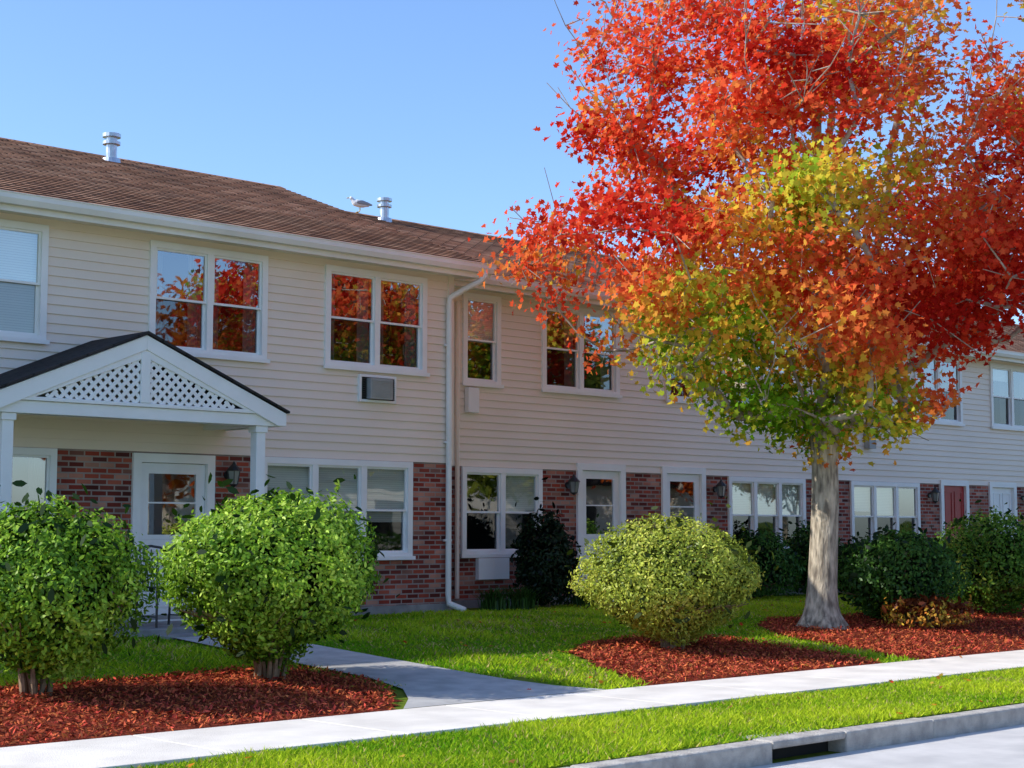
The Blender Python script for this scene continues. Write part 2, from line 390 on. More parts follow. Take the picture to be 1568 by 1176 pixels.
b1=empty('brick_townhouse'); b2=empty('brick_townhouse')
UZ0,UZ1=3.35,4.76; LZ0,LZ1=.76,2.115
def section(par,w,X0,X1,ups,lows,doors,ez,rz,gable_l,gable_r):
    ops_u=[]; ops_l=[]
    for (a,b,n,bl) in ups: window(par,a,b,UZ0,UZ1,w,n,bl,curtain=(max(bl)<.5)); ops_u.append((a+.01,b-.01,UZ0+.01,UZ1-.01))
    for (a,b,n,bl) in lows: window(par,a,b,LZ0,LZ1,w,n,bl,curtain=(max(bl)<.3)); ops_l.append((a+.01,b-.01,LZ0+.01,LZ1-.01))
    for (a,b,z1,mat,gls) in doors:
        door(par,a,b,.06,z1,w,mat,'red_door' if mat is M_reddoor else 'door',gls); ops_l.append((a+.01,b-.01,.07,z1-.01)); 
        if z1>ZS: ops_u.append((a+.01,b-.01,ZS-.1,z1-.01))
    siding(bk(par,'siding_wall',M_siding),X0,X1,w,ops_u)
    flatwall(bk(par,'brick_wall',M_brick),X0,X1,w,ops_l,.12,ZS)
    bk(par,'foundation',M_found).box(X0,X1,w-.025,w+.2,-.3,.12)
    tr=bk(par,'fascia_and_soffit',M_white2)
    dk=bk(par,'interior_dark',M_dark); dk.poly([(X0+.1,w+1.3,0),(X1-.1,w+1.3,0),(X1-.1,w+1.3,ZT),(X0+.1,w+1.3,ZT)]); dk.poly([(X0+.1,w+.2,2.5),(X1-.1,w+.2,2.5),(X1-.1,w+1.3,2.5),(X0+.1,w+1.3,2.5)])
    D=10.0; ew=bk(par,'end_walls',M_siding)
    for xx in (X0,X1): 
        ew.poly([(xx,w,0),(xx,w+D-.4,0),(xx,w+D-.4,4.9),(xx,w+(D-.4)/2,rz-.1),(xx,w,4.9)])
    ew.poly([(X0,w+D-.4,0),(X1,w+D-.4,0),(X1,w+D-.4,4.9),(X0,w+D-.4,4.9)])
    e=w-.42; rx0,rx1=X0-gable_l,X1+gable_r; ry=w+4.86; ye=2*ry-e
    rf=bk(par,'roof_shingles',M_roof)
    nc=36; sl=(rz-ez)/(ry-e)
    for i in range(nc):
        ya=e-.03+(ry-e+.03)*i/nc; yb=e-.03+(ry-e+.03)*(i+1)/nc
        za=ez-.012+(rz-ez+.012)*i/nc; zb=ez-.012+(rz-ez+.012)*(i+1)/nc
        rf.poly([(rx0,ya,za+.012),(rx1,ya,za+.012),(rx1,yb,zb),(rx0,yb,zb)])
        rf.poly([(rx0,ya,za-.001),(rx1,ya,za-.001),(rx1,ya,za+.012),(rx0,ya,za+.012)])
    rf.prismx([(e-.028,ez-.022),(ry,rz-.012),(ye+.03,ez-.022),(ye+.03,ez-.04),(ry,rz-.05),(e-.028,ez-.045)],rx0+.003,rx1-.003)
    x=rx0
    rc=bk(par,'ridge_cap',M_roof)
    while x<rx1:
        rc.prismx([(ry-.14,rz-.05+.012),(ry,rz+.02),(ry+.14,rz-.05+.012),(ry,rz-.02)],x,min(x+.29,rx1)); x+=.3
    tr.box(rx0+.01,rx1-.01,e,e+.03,ez-.22,ez-.047)
    tr.box(rx0+.01,rx1-.01,e+.03,w,ez-.17,ez-.15)
    for xx,s in ((rx0,1),(rx1,-1)):
        xa,xb=(xx-.012,xx+.02) if s>0 else (xx-.02,xx+.012)
        tr.prismx([(e-.01,ez-.2),(e-.01,ez-.05),(ry,rz-.06),(ry,rz-.22)],xa,xb)
    gu=bk(par,'gutter',M_white2)
    gu.prismx([(e-.002,ez-.15),(e-.09,ez-.15),(e-.12,ez-.09),(e-.12,ez-.03),(e-.132,ez-.03),(e-.132,ez-.022),(e-.11,ez-.022),(e-.105,ez-.085),(e-.08,ez-.14),(e-.002,ez-.14)],rx0,rx1)
section(b1,0.0,-24.0,0.0,
  [(-8.18,-6.40,2,(1,1)),(-5.02,-3.26,2,(.0,.0)),(-2.31,-.51,2,(0,0)),(-12,-10.2,2,(.5,.2)),(-15.8,-14,2,(.5,.2))],
  [(-8.0,-6.22,2,(0,0)),(-3.32,-.76,3,(1,.97,.62)),(-13,-10.4,3,(.5,.5,.5))],
  [(-5.20,-4.03,2.10,None,True)],5.01,6.97,.37,.375)
W2=.65
section(b2,W2,0.0,34.0,
  [(.76,1.54,1,(.5,)),(2.44,4.22,2,(0,0)),(5.4,6.2,1,(.5,)),(7.2,8.98,2,(0,.5)),(10.3,12.1,2,(0,0)),(13.0,14.75,2,(0,0)),(15.9,17.7,2,(0.2,0)),(19.5,21.3,2,(0,0))],
  [(.75,2.43,2,(.0,.5)),(7.03,9.26,3,(.5,.5,.5)),(10.71,13.07,3,(.4,.45,0)),(19.5,22,3,(.5,.5,.5))],
  [(3.22,4.35,2.24,None,True),(5.27,6.40,2.24,None,True),(13.85,14.92,2.2,M_reddoor,False),(15.75,16.85,2.2,None,False)],4.99,6.90,.0,.37)
for par,xc,w in ((b1,0.0,0.0),):
    t=bk(par,'corner_board',M_siding); t.box(xc-.09,xc+.012,w-.03,w+.6,ZS-.02,ZT)
    t=bk(par,'brick_corner',M_brick); t.poly([(xc+.001,w,.1),(xc+.001,w+.65,.1),(xc+.001,w+.65,ZS),(xc+.001,w,ZS)])
def downspout(par,name,x,w,ez,xtop):
    m=MB(); r_=.045
    m.tube([(xtop,w-.48,ez-.12),(xtop,w-.48,ez-.2),(xtop-.03,w-.44,ez-.26),((x+xtop)/2,w-.2,ez-.38),(x,w-.09,ez-.5),(x,w-.075,ez-.6),(x,w-.075,.25),(x,w-.09,.12),(x+.1,w-.32,.03)],[r_]*9,8)
    for z in (1.0,2.4,3.8): m.box(x-.06,x+.06,w-.08,w-.02,z,z+.03)
    m.obj(name,M_white2,par,smooth=True)
downspout(b1,'downspout',-.12,0,5.01,.2)
m=MB(); m.tube([(.62,W2-.07,4.6),(.62,W2-.07,.15)],.035,8); m.obj('service_conduit',M_siding,b2)
downspout(b2,'downspout_rear',10.05,W2,4.99,10.05)
m=MB(); m.box(.80,1.02,W2-.12,W2-.025,2.93,3.31); m.obj('electric_panel_box',M_white,b2,bevel=.01)
m=MB(); m.box(1.05,1.68,W2-.08,W2-.002,.42,.74); m.box(1.36,1.375,W2-.085,W2-.079,.43,.73); m.obj('utility_cover',M_white,b2,bevel=.006)
for i,xx in enumerate((9.55,11.2)):
    m=MB(); m.box(xx,xx+.22,W2-.14,W2-.025,2.75,3.15); m.tube([(xx+.11,W2-.08,3.15),(xx+.11,W2-.08,3.3)],.05,10); m.obj('meter_box_%d'%i,M_grey,b2)
for key,(mb,name,mat,par) in list(bucket.items()):
    if mb.v: mb.obj(name,mat,par)

def lantern(x,w,z):
    e=empty('wall_lantern',(0,0,0))
    m=MB(); m.tube([(x,w,z),(x,w-.03,z)],[.055,.05],10); m.tube([(x,w-.03,z+.02),(x,w-.1,z+.10),(x,w-.15,z+.12)],.010,6)
    m.tube([(x,w-.15,z+.17),(x,w-.15,z+.13),(x,w-.15,z+.10),(x,w-.15,z+.05)],[.008,.03,.06,.105],8)
    m.tube([(x,w-.15,z-.16),(x,w-.15,z-.13),(x,w-.15,z-.12)],[.01,.05,.06],8)
    for k in range(6):
        a=k*math.pi/3; m.tube([(x+.058*math.cos(a),w-.15+.058*math.sin(a),z-.12),(x+.088*math.cos(a),w-.15+.088*math.sin(a),z+.05)],.006,4)
    m.obj('lantern_frame',M_black,e)
    m=MB(); m.tube([(x,w-.15,z-.12),(x,w-.15,z+.05)],[.05,.08],6); m.obj('lantern_panes',M_lampglass,e)
lantern(-3.82,0,1.86)
for xx in (3.02,6.68,13.46,17.15): lantern(xx,W2,1.88)

e=empty('air_conditioner')
m=MB(); frame(m,-1.73,-1.08,-.06,.0,2.92,3.30,.035); m.obj('sleeve_frame',M_white,e,bevel=.004)
m=MB(); m.box(-1.695,-1.115,-.035,-.005,2.955,3.265); m.obj('dark_backing',M_dark,e)
m=MB(); m.box(-1.60,-1.21,-.14,-.036,2.965,3.25)
for k in range(11): m.box(-1.575,-1.235,-.15,-.1405,2.99+k*.022,3.0+k*.022)
m.obj('grille_housing',M_grey,e)
m=MB()
for k in range(10):
    z=2.965+k*.03; m.box(-1.69,-1.61,-.06,-.04,z,z+.01); m.box(-1.2,-1.12,-.06,-.04,z,z+.01)
m.obj('side_louvres',M_black,e)

def vent(x,y,z,h):
    e=empty('roof_vent_pipe')
    m=MB(); R=.085
    m.tube([(x,y,z-.1),(x,y,z+.02),(x,y,z+.03),(x,y,z+h*.55)],[R+.07,R+.05,R,R],16)
    m.tube([(x,y,z+h*.55),(x,y,z+h*.57),(x,y,z+h*.68),(x,y,z+h*.70)],[R,R+.05,R+.05,R],16)
    m.tube([(x,y,z+h*.7),(x,y,z+h*.85)],[R,R],16)
    m.tube([(x,y,z+h*.83),(x,y,z+h*.84),(x,y,z+h*.97),(x,y,z+h)],[R,R+.055,R+.055,R*.8],16)
    m.obj('pipe_and_cap',M_metal,e,smooth=False)
vent(-3.08,4.45,6.83,.42); vent(2.9,5.2,6.80,.40)

gx,gy,gz=2.55,5.5,6.93
ge=empty('seagull')
def skin(name,vs,es,rs,mat,par,sub=2):
    me=bpy.data.meshes.new(name); me.from_pydata(vs,es,[]); o=bpy.data.objects.new(name,me); col.objects.link(o)
    o.modifiers.new('skin','SKIN'); 
    for i,rr in enumerate(rs): me.skin_vertices[0].data[i].radius=rr
    me.skin_vertices[0].data[2].use_root=True
    s=o.modifiers.new('sub','SUBSURF'); s.levels=sub; s.render_levels=sub
    me.materials.append(mat); o.parent=par; return o
def gp(a,h,s=0): return (gx+a*.9+s*.3,gy-a*.43+s*.9,gz+h)
try:
    skin('gull_body',[gp(.20,.14),gp(.12,.15),gp(.0,.155),gp(-.09,.18),gp(-.125,.235),gp(-.15,.26),gp(-.175,.258)],[(0,1),(1,2),(2,3),(3,4),(4,5),(5,6)],
      [(.012,.03),(.045,.05),(.07,.075),(.055,.06),(.032,.034),(.038,.038),(.025,.025)],M_gull,ge)
    for s in (-1,1):
        skin('gull_wing',[gp(-.07,.18,s*.06),gp(.03,.18,s*.068),gp(.13,.165,s*.045),gp(.25,.145,s*.012)],[(0,1),(1,2),(2,3)],
          [(.022,.028),(.02,.045),(.014,.032),(.005,.01)],M_gullg,ge)
except Exception as ex: print('gull',ex)
m=MB(); m.tube([gp(-.185,.258),gp(-.22,.252),gp(-.235,.242)],[.012,.009,.002],6); m.obj('gull_beak',M_beak,ge)
m=MB()
for s in (-1,1):
    m.tube([gp(.01,.11,s*.03),gp(.02,.05,s*.03),gp(.0,.0,s*.03)],.006,5); m.tube([gp(.0,.003,s*.03),gp(-.05,.0,s*.03)],[.006,.014],5)
m.obj('gull_legs',M_beak,ge)

# ---------------------------------------------------------------- portico
po=empty('entrance_portico')
cx,yf=-5.79,-1.27; hw=1.96; zp,ze=3.39,2.58; sl=(zp-ze)/hw
tr=MB()
for px in (-7.42,-4.14):
    tr.box(px-.065,px+.065,yf+.06,yf+.19,.08,2.42); tr.box(px-.085,px+.085,yf+.04,yf+.21,2.34,2.419); tr.box(px-.085,px+.085,yf+.04,yf+.21,.081,.2)
tr.box(cx-hw+.03,cx+hw-.03,yf+.02,yf+.22,2.42,2.56)
for px in (-7.42,-4.14): tr.box(px-.06,px+.06,yf+.221,0,2.42,2.55)
for s in (-1,1):
    pts=[(cx,zp),(cx+s*hw,ze),(cx+s*hw,ze-.155),(cx+s*(hw-.12),ze-.155),(cx,zp-.17)]
    if s<0: pts=pts[::-1]
    tr.prism(pts,yf-.03,yf+.0195)
    pts=[(cx,zp-.1701),(cx+s*(hw-.36),ze+.015),(cx+s*(hw-.36)-s*.22,ze+.015),(cx,zp-.26)]
    if s<0: pts=pts[::-1]
    tr.prism(pts,yf-.012,yf+.018)
tr.box(cx-hw+.36,cx+hw-.36,yf-.014,yf+.019,2.561,2.605)
tr.box(cx-.06,cx+.06,yf-.02,yf+.015,2.606,zp-.2)
tr.obj('posts_beam_and_rake',M_white,po,bevel=.006)
la=MB(); zb=2.6
def clip(c,sg):
    zt=zp-.25; 
    N_=200; ins=[]
    for i in range(N_+1):
        x=-hw+2*hw*i/N_; z=zb+sg*x+c
        if z>=zb and z<=zt-sl*abs(x): ins.append((x,z))
    return (ins[0],ins[-1]) if len(ins)>1 else None
c=-2.0
while c<2.6:
    for sg in (1,-1):
        q=clip(c,sg)
        if q:
            (xa,za),(xb,zb_)=q; hwid=.022
            dx,dz=xb-xa,zb_-za; l=math.hypot(dx,dz); ux,uz=dx/l,dz/l; nx,nz_=-uz*hwid,ux*hwid
            xa-=ux*.03; za-=uz*.03; xb+=ux*.03; zb_+=uz*.03
            y0=yf+ (.004 if sg>0 else .0105)
            la.prism([(cx+xa+nx,za+nz_),(cx+xa-nx,za-nz_),(cx+xb-nx,zb_-nz_),(cx+xb+nx,zb_+nz_)],y0,y0+.006)
    c+=.118
la.obj('lattice',M_white,po)
rf=MB()
for s in (-1,1):
    pts=[(cx,zp+.045),(cx+s*(hw+.03),ze+.03),(cx+s*(hw+.03),ze+.004),(cx,zp+.012)]
    if s<0: pts=pts[::-1]
    rf.prism(pts,yf-.06,-.022)
rf.obj('portico_shingles',M_proof,po)
ce=MB(); ce.box(cx-hw+.2,cx+hw-.2,yf+.23,-.03,2.56,2.575); 
for s in (-1,1): ce.box(cx+s*(hw-.03)-.02,cx+s*(hw-.03)+.02,yf+.02,-.03,ze-.155,ze-.002)
ce.obj('portico_ceiling',M_white,po)
m=MB(); m.box(-7.7,-3.95,-1.6,-.03,-.2,.05); m.box(-5.85,-4.65,-1.95,-1.601,-.2,-.005); m.obj('entrance_slab',M_found,po,bevel=.01)

ch=empty('metal_chair'); m=MB(); X,Y,Z=-5.42,-1.15,.05
for sx in (-.22,.22):
    m.tube([(X+sx,Y-.22,Z),(X+sx,Y-.22,Z+.62),(X+sx,Y-.15,Z+.66),(X+sx,Y+.2,Z+.64)],.016,6)
    m.tube([(X+sx,Y+.24,Z),(X+sx,Y+.2,Z+.45),(X+sx*.95,Y+.28,Z+.8),(X+sx*.6,Y+.3,Z+.9),(X,Y+.3,Z+.92)],.016,6)
    m.tube([(X+sx,Y-.22,Z+.12),(X+sx,Y+.23,Z+.12)],.008,6)
for k in range(5):
    xx=X-.15+k*.075; m.tube([(xx,Y+.21,Z+.46),(xx,Y+.29,Z+.88)],.008,5)
for k in range(9): m.box(X-.22,X+.22,Y-.22+k*.05,Y-.19+k*.05,Z+.44,Z+.455)
m.obj('chair_frame',M_black,ch)

# ---------------------------------------------------------------- shrubs
def shrub(name,x,y,rx,rz,zc,n,pal,seed,lsize=(.019,.032),stems=14,inner=.35,amp=.09,taper=.35,shoots=10,gap=.6):
    R=np.random.default_rng(seed); e=empty(name)
    zb=float(zg(y)); nz=Nz(seed,2.2); nz2=Nz(seed+1,6.0); nz3=Nz(seed+2,11)
    d=norm(R.normal(size=(n,3)))
    rr=1-R.random(n)**1.6*inner
    s=1+amp*nz(d)+amp*.6*nz2(d)
    hor=np.where(d[:,2]<0,1-taper*(-d[:,2])**1.3,1.0)
    u=rr*s
    P=np.c_[d[:,0]*rx*u*hor,d[:,1]*rx*u*hor,d[:,2]*rz*u]
    P+=R.normal(size=P.shape)*.022
    sh=[]
    for k in range(shoots):
        dd=R.normal(size=3); dd[2]=abs(dd[2])*.9; dd/=np.linalg.norm(dd)
        L_=R.uniform(.05,.18)
        base=dd*np.array([rx,rx,rz])*float(1+amp*nz(dd[None,:])[0]+amp*.6*nz2(dd[None,:])[0])*.92
        for j in range(24): sh.append(base+(dd+np.array([0,0,.4]))*L_*j/24+R.normal(size=3)*.018)
    if sh: d=np.vstack([d,norm(np.array(sh)+1e-6)]); P=np.vstack([P,np.array(sh)])
    P+=np.array([x,y,zc]); ok=P[:,2]>zb+.06
    ok&=R.random(len(P))>gap*(nz3(P)<-.55)
    P=P[ok]; d=d[ok]; m_=len(P)
    nr=norm(d*.85+R.normal(size=(m_,3))*.55+np.array([0,0,.2]))
    S=R.uniform(*lsize,m_)
    pal=np.array(pal); q=(R.random(m_)*.55+.45*((nz2(P*.7)+2)/4).clip(0,1))*(len(pal)-1); i=np.floor(q).astype(int).clip(0,len(pal)-2); f=(q-i)[:,None]
    C=pal[i]*(1-f)+pal[i+1]*f; C*=R.uniform(.65,1.3,m_)[:,None]
    leaves(name+'_foliage',P,nr,S,C.clip(0,.9),OVAL,M_bushleaf,e)
    m=MB()
    for k in range(stems):
        a=R.uniform(0,6.28); q=R.uniform(.2,.75); b0=R.uniform(0,.14)
        m.tube([(x+b0*math.cos(a),y+b0*math.sin(a),zb-.02),(x+q*.35*rx*math.cos(a),y+q*.35*rx*math.sin(a),zb+(zc-zb)*.5),(x+q*.8*rx*math.cos(a+.2),y+q*.8*rx*math.sin(a+.2),zc),(x+q*rx*math.cos(a+.3),y+q*rx*math.sin(a+.3),zc+rz*.5)],[.024,.018,.011,.004],5)
        a2=a+1; m.tube([(x+q*.3*rx*math.cos(a),y+q*.3*rx*math.sin(a),zb+(zc-zb)*.4),(x+.85*rx*math.cos(a2),y+.85*rx*math.sin(a2),zc-rz*.35)],[.011,.004],4)
    m.obj('stems',M_stem,e)
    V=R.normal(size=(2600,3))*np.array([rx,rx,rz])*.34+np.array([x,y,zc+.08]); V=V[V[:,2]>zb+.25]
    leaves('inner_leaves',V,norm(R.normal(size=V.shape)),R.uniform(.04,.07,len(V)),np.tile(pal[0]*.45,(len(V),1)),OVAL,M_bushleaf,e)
    return e
GP=[(.03,.09,.008),(.13,.28,.015),(.34,.54,.04),(.66,.80,.12)]
YP=[(.12,.17,.02),(.32,.40,.045),(.58,.62,.08),(.76,.66,.16)]
DP=[(.02,.07,.015),(.05,.14,.02),(.09,.22,.03),(.16,.28,.04)]
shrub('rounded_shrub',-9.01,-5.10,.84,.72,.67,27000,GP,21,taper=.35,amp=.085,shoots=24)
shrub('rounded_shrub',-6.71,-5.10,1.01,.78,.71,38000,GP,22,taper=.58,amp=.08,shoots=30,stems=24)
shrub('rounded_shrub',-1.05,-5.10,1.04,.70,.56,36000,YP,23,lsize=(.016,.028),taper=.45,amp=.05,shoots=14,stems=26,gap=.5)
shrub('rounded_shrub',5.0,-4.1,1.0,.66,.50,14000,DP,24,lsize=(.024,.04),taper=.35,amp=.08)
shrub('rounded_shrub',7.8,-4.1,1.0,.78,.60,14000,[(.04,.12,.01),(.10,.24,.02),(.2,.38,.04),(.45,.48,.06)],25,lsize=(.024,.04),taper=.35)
shrub('low_autumn_shrub',4.6,-4.9,.6,.22,-.05,1500,[(.35,.08,.02),(.6,.2,.03),(.7,.45,.05),(.35,.4,.04)],31,lsize=(.024,.04),taper=.1,stems=6,shoots=8)
shrub('foundation_shrub',1.75,-.15,.48,.78,.62,7000,[(.006,.016,.006),(.015,.035,.01),(.025,.05,.015)],26,lsize=(.024,.04),taper=.1,stems=5,shoots=2)
shrub('foundation_shrub',6.6,-.3,.75,.62,.5,7000,DP,27,lsize=(.024,.04),stems=5)
shrub('foundation_shrub',8.4,-.2,.55,.7,.55,5500,DP,28,lsize=(.024,.04),stems=5)
shrub('foundation_shrub',9.6,-.3,.5,.5,.4,5000,DP,29,lsize=(.024,.04),stems=5)
shrub('foundation_shrub',12.5,-.3,.6,.5,.4,5000,DP,30,lsize=(.024,.04),stems=5)
def lily(x,y,seed):
    R=np.random.default_rng(seed); V=[];C=[]
    for k in range(160):
        a=R.uniform(0,6.28); L_=R.uniform(.35,.6); bx,by=x+R.normal()*.1,y+R.normal()*.08; w=.012
        px,py=-math.sin(a)*w,math.cos(a)*w; z0=float(zg(by)); pts=[]
        for t in (0,.35,.7,1): pts.append((bx+math.cos(a)*L_*.75*t*t,by+math.sin(a)*L_*.75*t*t,z0+L_*(1.25*t-.65*t*t)))
        for i in range(3):
            p0,p1=pts[i],pts[i+1]; k1=1-.3*i; k2=1-.3*(i+1)
            V+=[(p0[0]-px*k1,p0[1]-py*k1,p0[2]),(p0[0]+px*k1,p0[1]+py*k1,p0[2]),(p1[0]+px*k2,p1[1]+py*k2,p1[2]),(p1[0]-px*k2,p1[1]-py*k2,p1[2])]
            C+=[np.array([.05,.11,.02])*R.uniform(.6,1.5)]
    np_mesh('daylily_clump',np.array(V),4,np.array(C),M_bushleaf)
for i,(x,y) in enumerate([(.75,-.1),(1.15,-.25),(2.5,-.2),(3.0,-.1),(4.9,-.1)]): lily(x,y,40+i)

# ---------------------------------------------------------------- trees
def make_tree(name,bx,by,zc,rx,ry,rzu,rzl,ncl,nleaf,seed,colfn,trunk_r=.2,fork=2.3,limit=None,lsize=(.05,.085),shape=MAPLE,twigs=60,simple=False,sig=.23,void=-.5,extra=(),thin=.05):
    R=np.random.default_rng(seed); e=empty(name); zb=float(zg(by)) if by>-10 else -.35
    nz=Nz(seed,.85)
    pts=[np.array(q) for q in extra]; tries=0
    while len(pts)<ncl and tries<90000:
        tries+=1
        d=R.normal(size=3); d/=np.linalg.norm(d); u=R.uniform(.10,1)**(1/2.4)
        p=d*np.array([rx,ry,rzu if d[2]>0 else rzl])*u*(1+.11*nz((d*2.6)[None,:])[0])
        if d[2]<0: p[:2]*=1+.22*math.sin(math.pi*min(1,-d[2]*1.15))
        else: p[:2]*=1+.12*math.sin(math.pi*d[2])
        if nz((p*1.5)[None,:])[0]<void: continue
        q=p+np.array([bx,by,zc])
        if limit and limit(q): continue
        md=.34 if not simple else .6
        if pts and np.min(np.linalg.norm(np.array(pts)-q,axis=1))<md: continue
        pts.append(q)
    pts=np.array(pts)
    F=np.array([bx,by,fork])
    pos=[]; par=[]
    nt_=10
    for i in range(nt_+1):
        z=zb-.1+(fork-zb+.1)*i/nt_; pos.append(np.array([bx+.05*math.sin(z*1.1),by+.04*math.cos(z*1.4),z])); par.append(i-1)
    for k,(a,tl,hh) in enumerate([(0.3,.10,5.6),(2.2,.34,4.8),(3.9,.40,4.6),(5.4,.36,4.8),(1.2,.45,3.8),(4.6,.55,3.2),(3.1,.55,3.4),(0.0,.55,3.4)]):
        pi=nt_; p0=pos[pi].copy(); prev=pi
        for j in range(1,9):
            t=j/8; q=p0+np.array([math.cos(a)*tl*hh*t*(1-.25*t),math.sin(a)*tl*hh*t*(1-.25*t)*ry/rx,hh*t*(.8+.2*t)])+R.normal(size=3)*.06
            pos.append(q); par.append(prev); prev=len(pos)-1
    order=np.argsort(np.linalg.norm(pts-F,axis=1))
    tips=[]
    for i in order:
        p=pts[i]; A=np.array(pos[nt_:]); dv=p-A; dist=np.linalg.norm(dv,axis=1)
        cost=dist+np.where(dv[:,2]<-.15*dist,1.2,0)+.12*np.linalg.norm(A-F,axis=1)
        j=int(np.argmin(cost))+nt_; p0=pos[j]; L_=np.linalg.norm(p-p0); ns=max(1,int(L_/.35))
        ctrl=(p0+p)/2+np.array([0,0,-.08*L_])+R.normal(size=3)*.07*L_; prev=j
        for s in range(1,ns+1):
            t=s/ns; q=(1-t)**2*p0+2*t*(1-t)*ctrl+t*t*p
            if s<ns: q=q+R.normal(size=3)*.03
            pos.append(q); par.append(prev); prev=len(pos)-1
        tips.append(prev)
    cand=[t for t in tips if pos[t][2]>zc+.5]
    for k in range(twigs):
        j=cand[R.integers(len(cand))]; dd=pos[j]-np.array([bx,by,zc-2.5]); dd/=np.linalg.norm(dd); prev=j; q=pos[j].copy(); L_=R.uniform(.35,.95)
        dd=dd+np.array([0,0,.35])+R.normal(size=3)*.25
        for s in range(4):
            q=q+dd*L_/4+R.normal(size=3)*.03; pos.append(q.copy()); par.append(prev); prev=len(pos)-1
            if s==1: pos.append(q+R.normal(size=3)*.22+np.array([0,0,.1])); par.append(prev)
    for t in list(tips):
        for k in range(2 if not simple else 0):
            q=pos[t]+R.normal(size=3)*.25; pos.append(q); par.append(t)
    pos=np.array(pos); n=len(pos); ch=[[] for _ in range(n)]
    for i in range(1,n): ch[par[i]].append(i)
    r=np.zeros(n); ex=2.15
    for i in range(n-1,-1,-1):
        r[i]=.0055 if not ch[i] else (sum(r[c]**ex for c in ch[i]))**(1/ex)+.0004
    rs=np.where(r>.012,.012+(r-.012)*((trunk_r*.85-.012)/(r[nt_]-.012)),r)
    m=MB()
    for i in range(nt_+1,n):
        a=par[i]; ra=min(rs[a],rs[i]*1.25+.002) if a>nt_ else rs[i]*1.15
        m.tube([pos[a],pos[i]],[ra,rs[i]],7 if rs[i]>.03 else 4,cap=False)
    m.obj('branches',M_twig,e,smooth=True)
    m=MB(); K=28; H=22
    for h in range(H+1):
        t=h/H; z=zb-.08+(fork+.25-zb+.08)*t; hh=z-zb
        rad=trunk_r*(1.02-.17*t)+trunk_r*.75*math.exp(-max(hh,0)/.16)
        if t>.85: rad*=1+.2*(t-.85)/.15
        x0=np.interp(z,pos[:nt_+1,2],pos[:nt_+1,0]); y0=np.interp(z,pos[:nt_+1,2],pos[:nt_+1,1])
        for k in range(K):
            a=2*math.pi*k/K; rr=rad*(1+.05*math.sin(3*a+z*1.2)+.03*math.sin(7*a+z*2.1)+.22*math.exp(-max(hh,0)/.2)*max(0,math.sin(5*a+.5)))
            m.v.append((x0+rr*math.cos(a),y0+rr*math.sin(a),z))
    for h in range(H):
        for k in range(K):
            k2=(k+1)%K; m.f.append((h*K+k,h*K+k2,(h+1)*K+k2,(h+1)*K+k))
    m.f.append(tuple(H*K+k for k in range(K)))
    m.obj('trunk',M_bark,e,smooth=True)
    LP=[];LC=[];LN=[];LB=[]
    for t in tips:
        p=pos[t]; nl=int(nleaf*R.uniform(.25,1.75)); cb_=R.normal()*thin
        zz=(p[2]-zc)/rzu
        if zz>.25: nl=int(nl*max(.12,1-(zz-.25)*1.35))
        g_=R.normal(size=(nl,3))*np.array([sig,sig,sig*.7])
        a=par[t]; k2=nl//5
        LP.append(p+g_); LP.append(pos[a]+R.normal(size=(k2,3))*.16)
        LC.append(np.repeat(p[None,:],nl+k2,0)); LN.append(np.repeat((p-np.array([bx,by,zc]))[None,:],nl+k2,0)); LB.append(np.full(nl+k2,cb_))
    LP=np.vstack(LP); CP=np.vstack(LC); LN=norm(np.vstack(LN)); LB=np.concatenate(LB)
    if limit: 
        ok=~np.array([limit(q,.25) for q in LP]); LP=LP[ok]; CP=CP[ok]; LN=LN[ok]; LB=LB[ok]
    n_=len(LP); nr=norm(LN*.45+R.normal(size=(n_,3))*.6+np.array([-.4,.0,.4]))
    C=colfn(LP*.5+CP*.5,(bx,by,zc),(rx,ry,(rzu+rzl)/2),R,LB)
    leaves('leaf_crown',LP,nr,R.uniform(lsize[0],lsize[1],n_),C,shape,M_leaf,e,fold=.35)
    return e
PAL=np.array([(.66,.03,.02),(.92,.085,.035),(.97,.17,.06),(.97,.34,.07),(.93,.68,.07),(.58,.72,.06),(.18,.40,.02)])
nzc=Nz(77,1.1); nzc2=Nz(78,3.0)
def maple_col(P,c,rad,R,LB):
    dx=P[:,0]-c[0]; dy=P[:,1]-c[1]; dz=P[:,2]-c[2]
    a=dx*.728-dy*.686
    rr=np.sqrt((dx/rad[0])**2+(dy/rad[1])**2+(dz/rad[2])**2)
    h=.25+.10*nzc(P)+.07*nzc2(P)
    h+=.52*np.exp(-((a+2.0)**2/1.7+(P[:,2]-3.7)**2/.7))
    h+=.60*np.exp(-((a+.7)**2/2.8+(P[:,2]-2.7)**2/.35))
    h+=.24*np.exp(-((a-1.2)**2/1.8+(P[:,2]-7.2)**2/2.2))
    h+=.26*np.exp(-((a+.6)**2/1.2+(P[:,2]-5.3)**2/1.6))
    h-=.16*np.exp(-((a-2.6)**2/2+(P[:,2]-3.8)**2/2))
    h+=.22*(.75-rr).clip(0,1)
    h+=LB+R.normal(size=len(P))*.10
    q=(h.clip(0,.999))*(len(PAL)-1); i=np.floor(q).astype(int); f=(q-i)[:,None]
    return (PAL[i]*(1-f)+PAL[i+1]*f)*R.uniform(.75,1.03,len(P))[:,None]
def lim(q,m=0):
    a=(q[0]-3.14)*.728-(q[1]+4.2)*.686
    if a>1.0 and q[2]<min(2.6+(a-1)*.85,4.0)-m: return True
    return (q[1]>-.75 and q[2]<5.6) or (q[1]>.4) or q[2]<2.25-m
